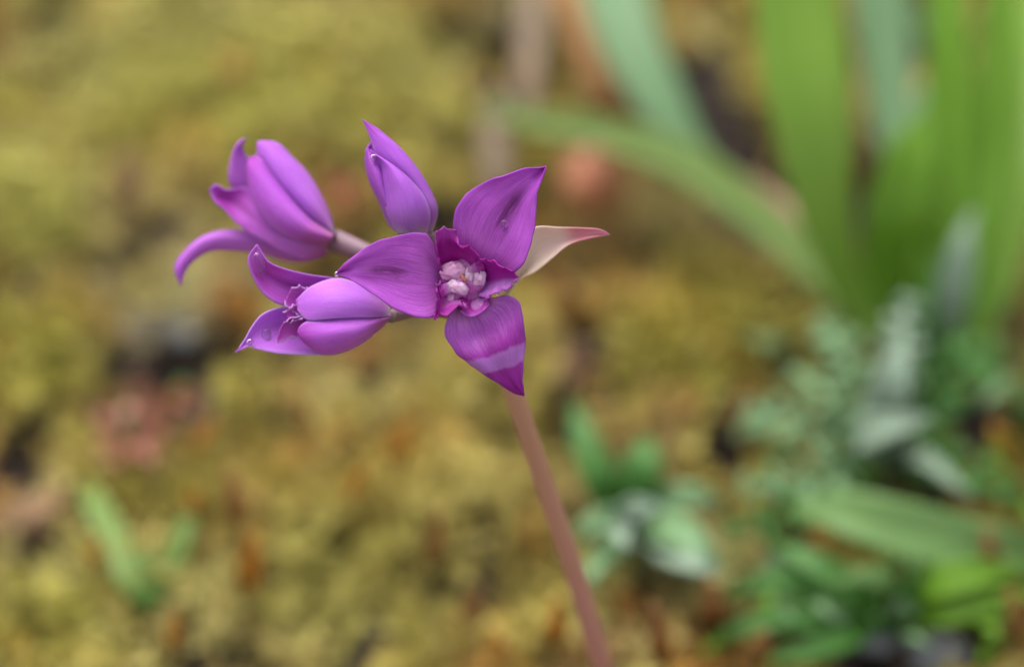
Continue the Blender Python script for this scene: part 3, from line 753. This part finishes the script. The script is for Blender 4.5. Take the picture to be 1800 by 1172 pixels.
# --- closed bud, top
b1 = lathe('bud', (757, 420, -95), (732, 395, -85), [10, 14, 20, 20], m_cream, plant)
tube('pedicel', [P(NODE), P((820, 510, -150)), P((775, 450, -110)), P((755, 415, -92))], [.0007, .0007, .0007, .0009], m_ped, plant)
loft('petal', [[(712, 412, -110), (690, 402, -100), (668, 358, -100), (650, 320, -100), (642, 285, -95), (644, 262, -84)],
               [(735, 410, -150), (730, 360, -165), (705, 315, -155), (680, 275, -130), (652, 250, -95)],
               [(750, 412, -110), (767, 380, -105), (756, 340, -105), (732, 300, -102), (700, 262, -98), (660, 236, -90)]], m_under, b1, seed=11)
loft('petal', [[(735, 413, -80), (740, 372, -62), (724, 342, -58), (690, 308, -60), (662, 278, -66), (650, 240, -68), (638, 211, -72)],
               [(755, 410, -70), (764, 368, -56), (748, 332, -52), (718, 287, -52), (688, 254, -58), (660, 232, -66), (638, 211, -72)],
               [(758, 412, -100), (769, 372, -105), (757, 337, -106), (735, 300, -105), (705, 266, -98), (668, 230, -84), (638, 211, -72)]], m_bud, b1, 36, 17, seed=12, solid=.00013)
loft('petal', [[(700, 411, -70), (684, 395, -90), (668, 358, -92), (650, 320, -92), (642, 285, -88), (645, 258, -74)],
               [(708, 411, -52), (690, 385, -52), (671, 340, -46), (657, 300, -50), (645, 258, -74)],
               [(716, 412, -60), (696, 380, -66), (686, 335, -68), (672, 295, -68), (645, 258, -74)]], m_bud_left, b1, 36, 17, seed=13)
loft('petal', [[(700, 411, -56), (680, 372, -54), (673, 325, -54), (669, 290, -56), (652, 262, -60)],
               [(724, 414, -38), (716, 370, -14), (704, 325, -16), (684, 292, -32), (650, 264, -58)],
               [(750, 413, -60), (756, 375, -44), (742, 340, -36), (702, 299, -38), (650, 264, -58)]], m_bud, b1, 36, 21, seed=14)

# --- half-open flower, upper left
Z2 = -250
def zz(c, z): return [(x, y, w + z) for (x, y, w) in c]
b2 = lathe('flower', (606, 430, Z2), (570, 414, Z2), [13, 16, 18, 16], m_ped, plant)
tube('pedicel', [P(NODE), P((760, 500, -200)), P((660, 452, -212)), P((590, 424, Z2))], [.0008, .0008, .0009, .0013], m_ped, plant)
loft('petal', [zz(c, Z2) for c in ([(590, 420, -10), (520, 400, -40), (470, 340, -45), (440, 285, -30), (425, 258, -12), (432, 242, 0)],
      [(590, 415, -30), (520, 390, -40), (450, 345, -26), (425, 300, -14), (415, 265, -6), (432, 242, 0)],
      [(580, 430, -20), (510, 410, -50), (440, 370, -40), (403, 320, -20), (407, 275, -10), (418, 250, -5), (432, 242, 0)])], m_under, b2, seed=21)
loft('petal', [zz(c, Z2) for c in ([(590, 440, -10), (520, 448, -30), (450, 410, -15), (400, 404, -10), (355, 416, -6), (322, 444, -4), (307, 470, -4), (318, 502, 0)],
      [(585, 442, 0), (520, 452, -10), (450, 424, 2), (400, 418, 6), (360, 426, 8), (328, 451, 8), (314, 476, 6), (318, 502, 0)],
      [(575, 448, -10), (520, 462, -30), (450, 444, -12), (405, 440, -8), (368, 442, -4), (336, 462, 0), (323, 482, 0), (318, 502, 0)])], m_under, b2, 44, 15, seed=22)
loft('petal', [zz(c, Z2) for c in ([(580, 425, 30), (520, 405, 20), (470, 365, 10), (435, 330, 5), (400, 334, 10), (380, 324, 14), (368, 332, 16)],
      [(575, 432, 36), (520, 425, 34), (460, 392, 24), (420, 362, 4), (392, 345, -2), (378, 336, 8), (368, 332, 16)],
      [(572, 450, 10), (540, 458, 20), (490, 438, 24), (440, 410, 22), (400, 374, 18), (376, 352, 18), (368, 332, 16)])], m_tube_mag, b2, 40, 19, seed=23, crinkle=3)
loft('petal', [zz(c, Z2) for c in ([(586, 416, 20), (538, 392, 20), (503, 358, 18), (470, 318, 16), (454, 280, 16), (452, 252, 16)],
      [(590, 412, 34), (562, 374, 44), (530, 334, 46), (498, 292, 40), (474, 264, 28), (456, 249, 18)],
      [(588, 418, 0), (583, 386, -5), (565, 345, -5), (540, 303, -5), (512, 275, 0), (490, 253, 8), (468, 247, 16)])], m_lilac, b2, 40, 17, seed=24, solid=.00013)
loft('petal', [zz(c, Z2) for c in ([(586, 412, 44), (545, 385, 44), (512, 350, 42), (478, 308, 38), (458, 278, 32), (446, 272, 28)],
      [(584, 420, 60), (540, 405, 72), (500, 370, 74), (468, 330, 62), (448, 295, 46), (441, 278, 28)],
      [(572, 432, 40), (520, 421, 42), (480, 400, 44), (455, 372, 42), (440, 335, 38), (434, 300, 32), (438, 276, 28)])], m_tube_p, b2, 40, 21, seed=25, solid=.00013)

# --- half-open flower, lower left
Z3 = -70
b3 = lathe('flower', (698, 556, Z3), (664, 556, Z3), [9, 11, 12, 10], m_ped, plant)
tube('pedicel', [P(NODE), P((790, 550, -150)), P((738, 546, -105)), P((686, 556, Z3))], [.0007, .00065, .00065, .0007], m_ped, plant)
loft('petal', [zz(c, Z3) for c in ([(685, 545, -20), (640, 510, -30), (590, 490, -20), (545, 483, -8), (505, 474, 2), (472, 460, 8), (458, 440, 8), (451, 430, 8)],
      [(680, 552, -30), (630, 535, -50), (580, 520, -42), (530, 506, -26), (490, 493, -12), (462, 470, 0), (451, 430, 8)],
      [(680, 560, -30), (620, 560, -50), (560, 555, -40), (515, 540, -15), (485, 532, 0), (458, 510, 6), (440, 475, 10), (436, 452, 10), (451, 430, 8)])], m_tube_mag, b3, 44, 21, seed=31)
loft('petal', [zz(c, Z3) for c in ([(682, 560, -30), (620, 562, -45), (560, 550, -35), (500, 540, -8), (462, 552, 2), (442, 575, 6), (430, 597, 8), (414, 619, 10)],
      [(682, 562, -30), (620, 580, -60), (560, 582, -55), (505, 575, -35), (468, 582, -15), (440, 598, 0), (414, 619, 10)],
      [(682, 565, -20), (640, 600, -30), (590, 622, -20), (545, 623, -6), (490, 621, 4), (455, 614, 8), (435, 610, 10), (414, 619, 10)])], m_lilac, b3, 44, 21, seed=32)
loft('petal', [zz(c, Z3) for c in ([(688, 552, -20), (668, 560, -80), (620, 575, -100), (570, 570, -95), (530, 560, -80)], [(688, 545, -10), (650, 515, -70), (600, 510, -95), (550, 515, -85), (530, 545, -75)],
      [(686, 545, 0), (660, 516, -40), (625, 498, -50), (585, 495, -50), (545, 510, -50)])], m_under, b3, seed=36)
loft('inner_petal', [zz(c, Z3) for c in ([(600, 545, -10), (560, 520, 5), (530, 503, 14), (512, 505, 16)], [(600, 550, -20), (560, 540, -5), (530, 528, 4), (505, 520, 14)],
      [(600, 560, -10), (560, 560, 8), (530, 555, 14), (512, 548, 16), (500, 528, 16)])], m_inner_b, b3, 34, 17, seed=33, crinkle=6, freq=5)
loft('inner_petal', [zz(c, Z3) for c in ([(610, 560, 0), (570, 556, 14), (540, 552, 20), (518, 556, 20), (500, 566, 20)], [(610, 570, -16), (565, 568, -4), (530, 572, 4), (500, 575, 14), (490, 585, 18)],
      [(610, 580, 0), (565, 590, 6), (530, 592, 10), (505, 596, 14), (488, 604, 16)])], m_inner_b, b3, 34, 17, seed=34, crinkle=6, freq=5)
loft('inner_petal', [zz(c, Z3) for c in ([(560, 515, 0), (535, 522, 12), (515, 540, 18), (497, 548, 18)], [(565, 540, -8), (540, 545, 4), (520, 552, 10), (505, 558, 16)],
      [(570, 556, 4), (545, 556, 16), (528, 560, 20), (508, 568, 20)])], m_inner_b, b3, 30, 15, seed=38, crinkle=6, freq=5)
loft('petal', [zz(c, Z3) for c in ([(688, 545, -20), (665, 519, -16), (632, 500, -8), (592, 489, 0), (548, 503, 10), (520, 528, 16)],
      [(690, 550, 0), (655, 535, 28), (615, 525, 38), (575, 525, 36), (545, 530, 28), (521, 534, 18)],
      [(688, 556, 10), (655, 557, 28), (610, 558, 34), (570, 561, 32), (540, 562, 26), (523, 545, 20)])], m_lilac, b3, 40, 21, seed=35, solid=.00013)
loft('petal', [zz(c, Z3) for c in ([(688, 556, 6), (655, 558, 18), (610, 559, 24), (570, 563, 26), (542, 564, 24), (527, 574, 22), (523, 586, 20)],
      [(688, 560, 6), (655, 574, 32), (615, 588, 42), (575, 595, 40), (540, 592, 30), (524, 588, 20)],
      [(684, 562, -20), (664, 582, -18), (632, 606, -10), (592, 622, 0), (567, 622, 8), (543, 610, 14), (525, 590, 20)])], m_tube_p, b3, 40, 21, seed=37, solid=.00013)

# ------------------------------------------------------------------ water drops resting on the petals
def drop(c, w, h, d, ang, label):
    o = lump('water_drop', P(c), L3(w, h, d, ang), m_water, lumps=.06, nu=24, nv=16)
    tag(o, label, 'water drop')
drop((453, 464, Z3 + 4), 16, 22, 8, 10, 'large clear water drop on the upturned tip of the lower left flower')
drop((468, 588, Z3 - 8), 9, 11, 6, 0, 'round clear water drop inside the lowest pointed petal')
drop((440, 603, Z3 + 10), 7, 8, 6, 0, 'small clear water drop near the sharp tip of the lowest pointed petal')
drop((886, 394, -4), 6, 8, 5, 0, 'tiny clear water drop on the upper petal of the open flower')
drop((592, 482, -1), 4, 5, 4, 0, 'tiny water bead at the tip of the long side petal')
drop((657, 278, -48), 6, 7, 5, 0, 'small clear water drop near the tip of the closed bud')
drop((828, 468, 16), 3.5, 3.5, 3, 0, 'minute water bead glinting on the pale stamens')
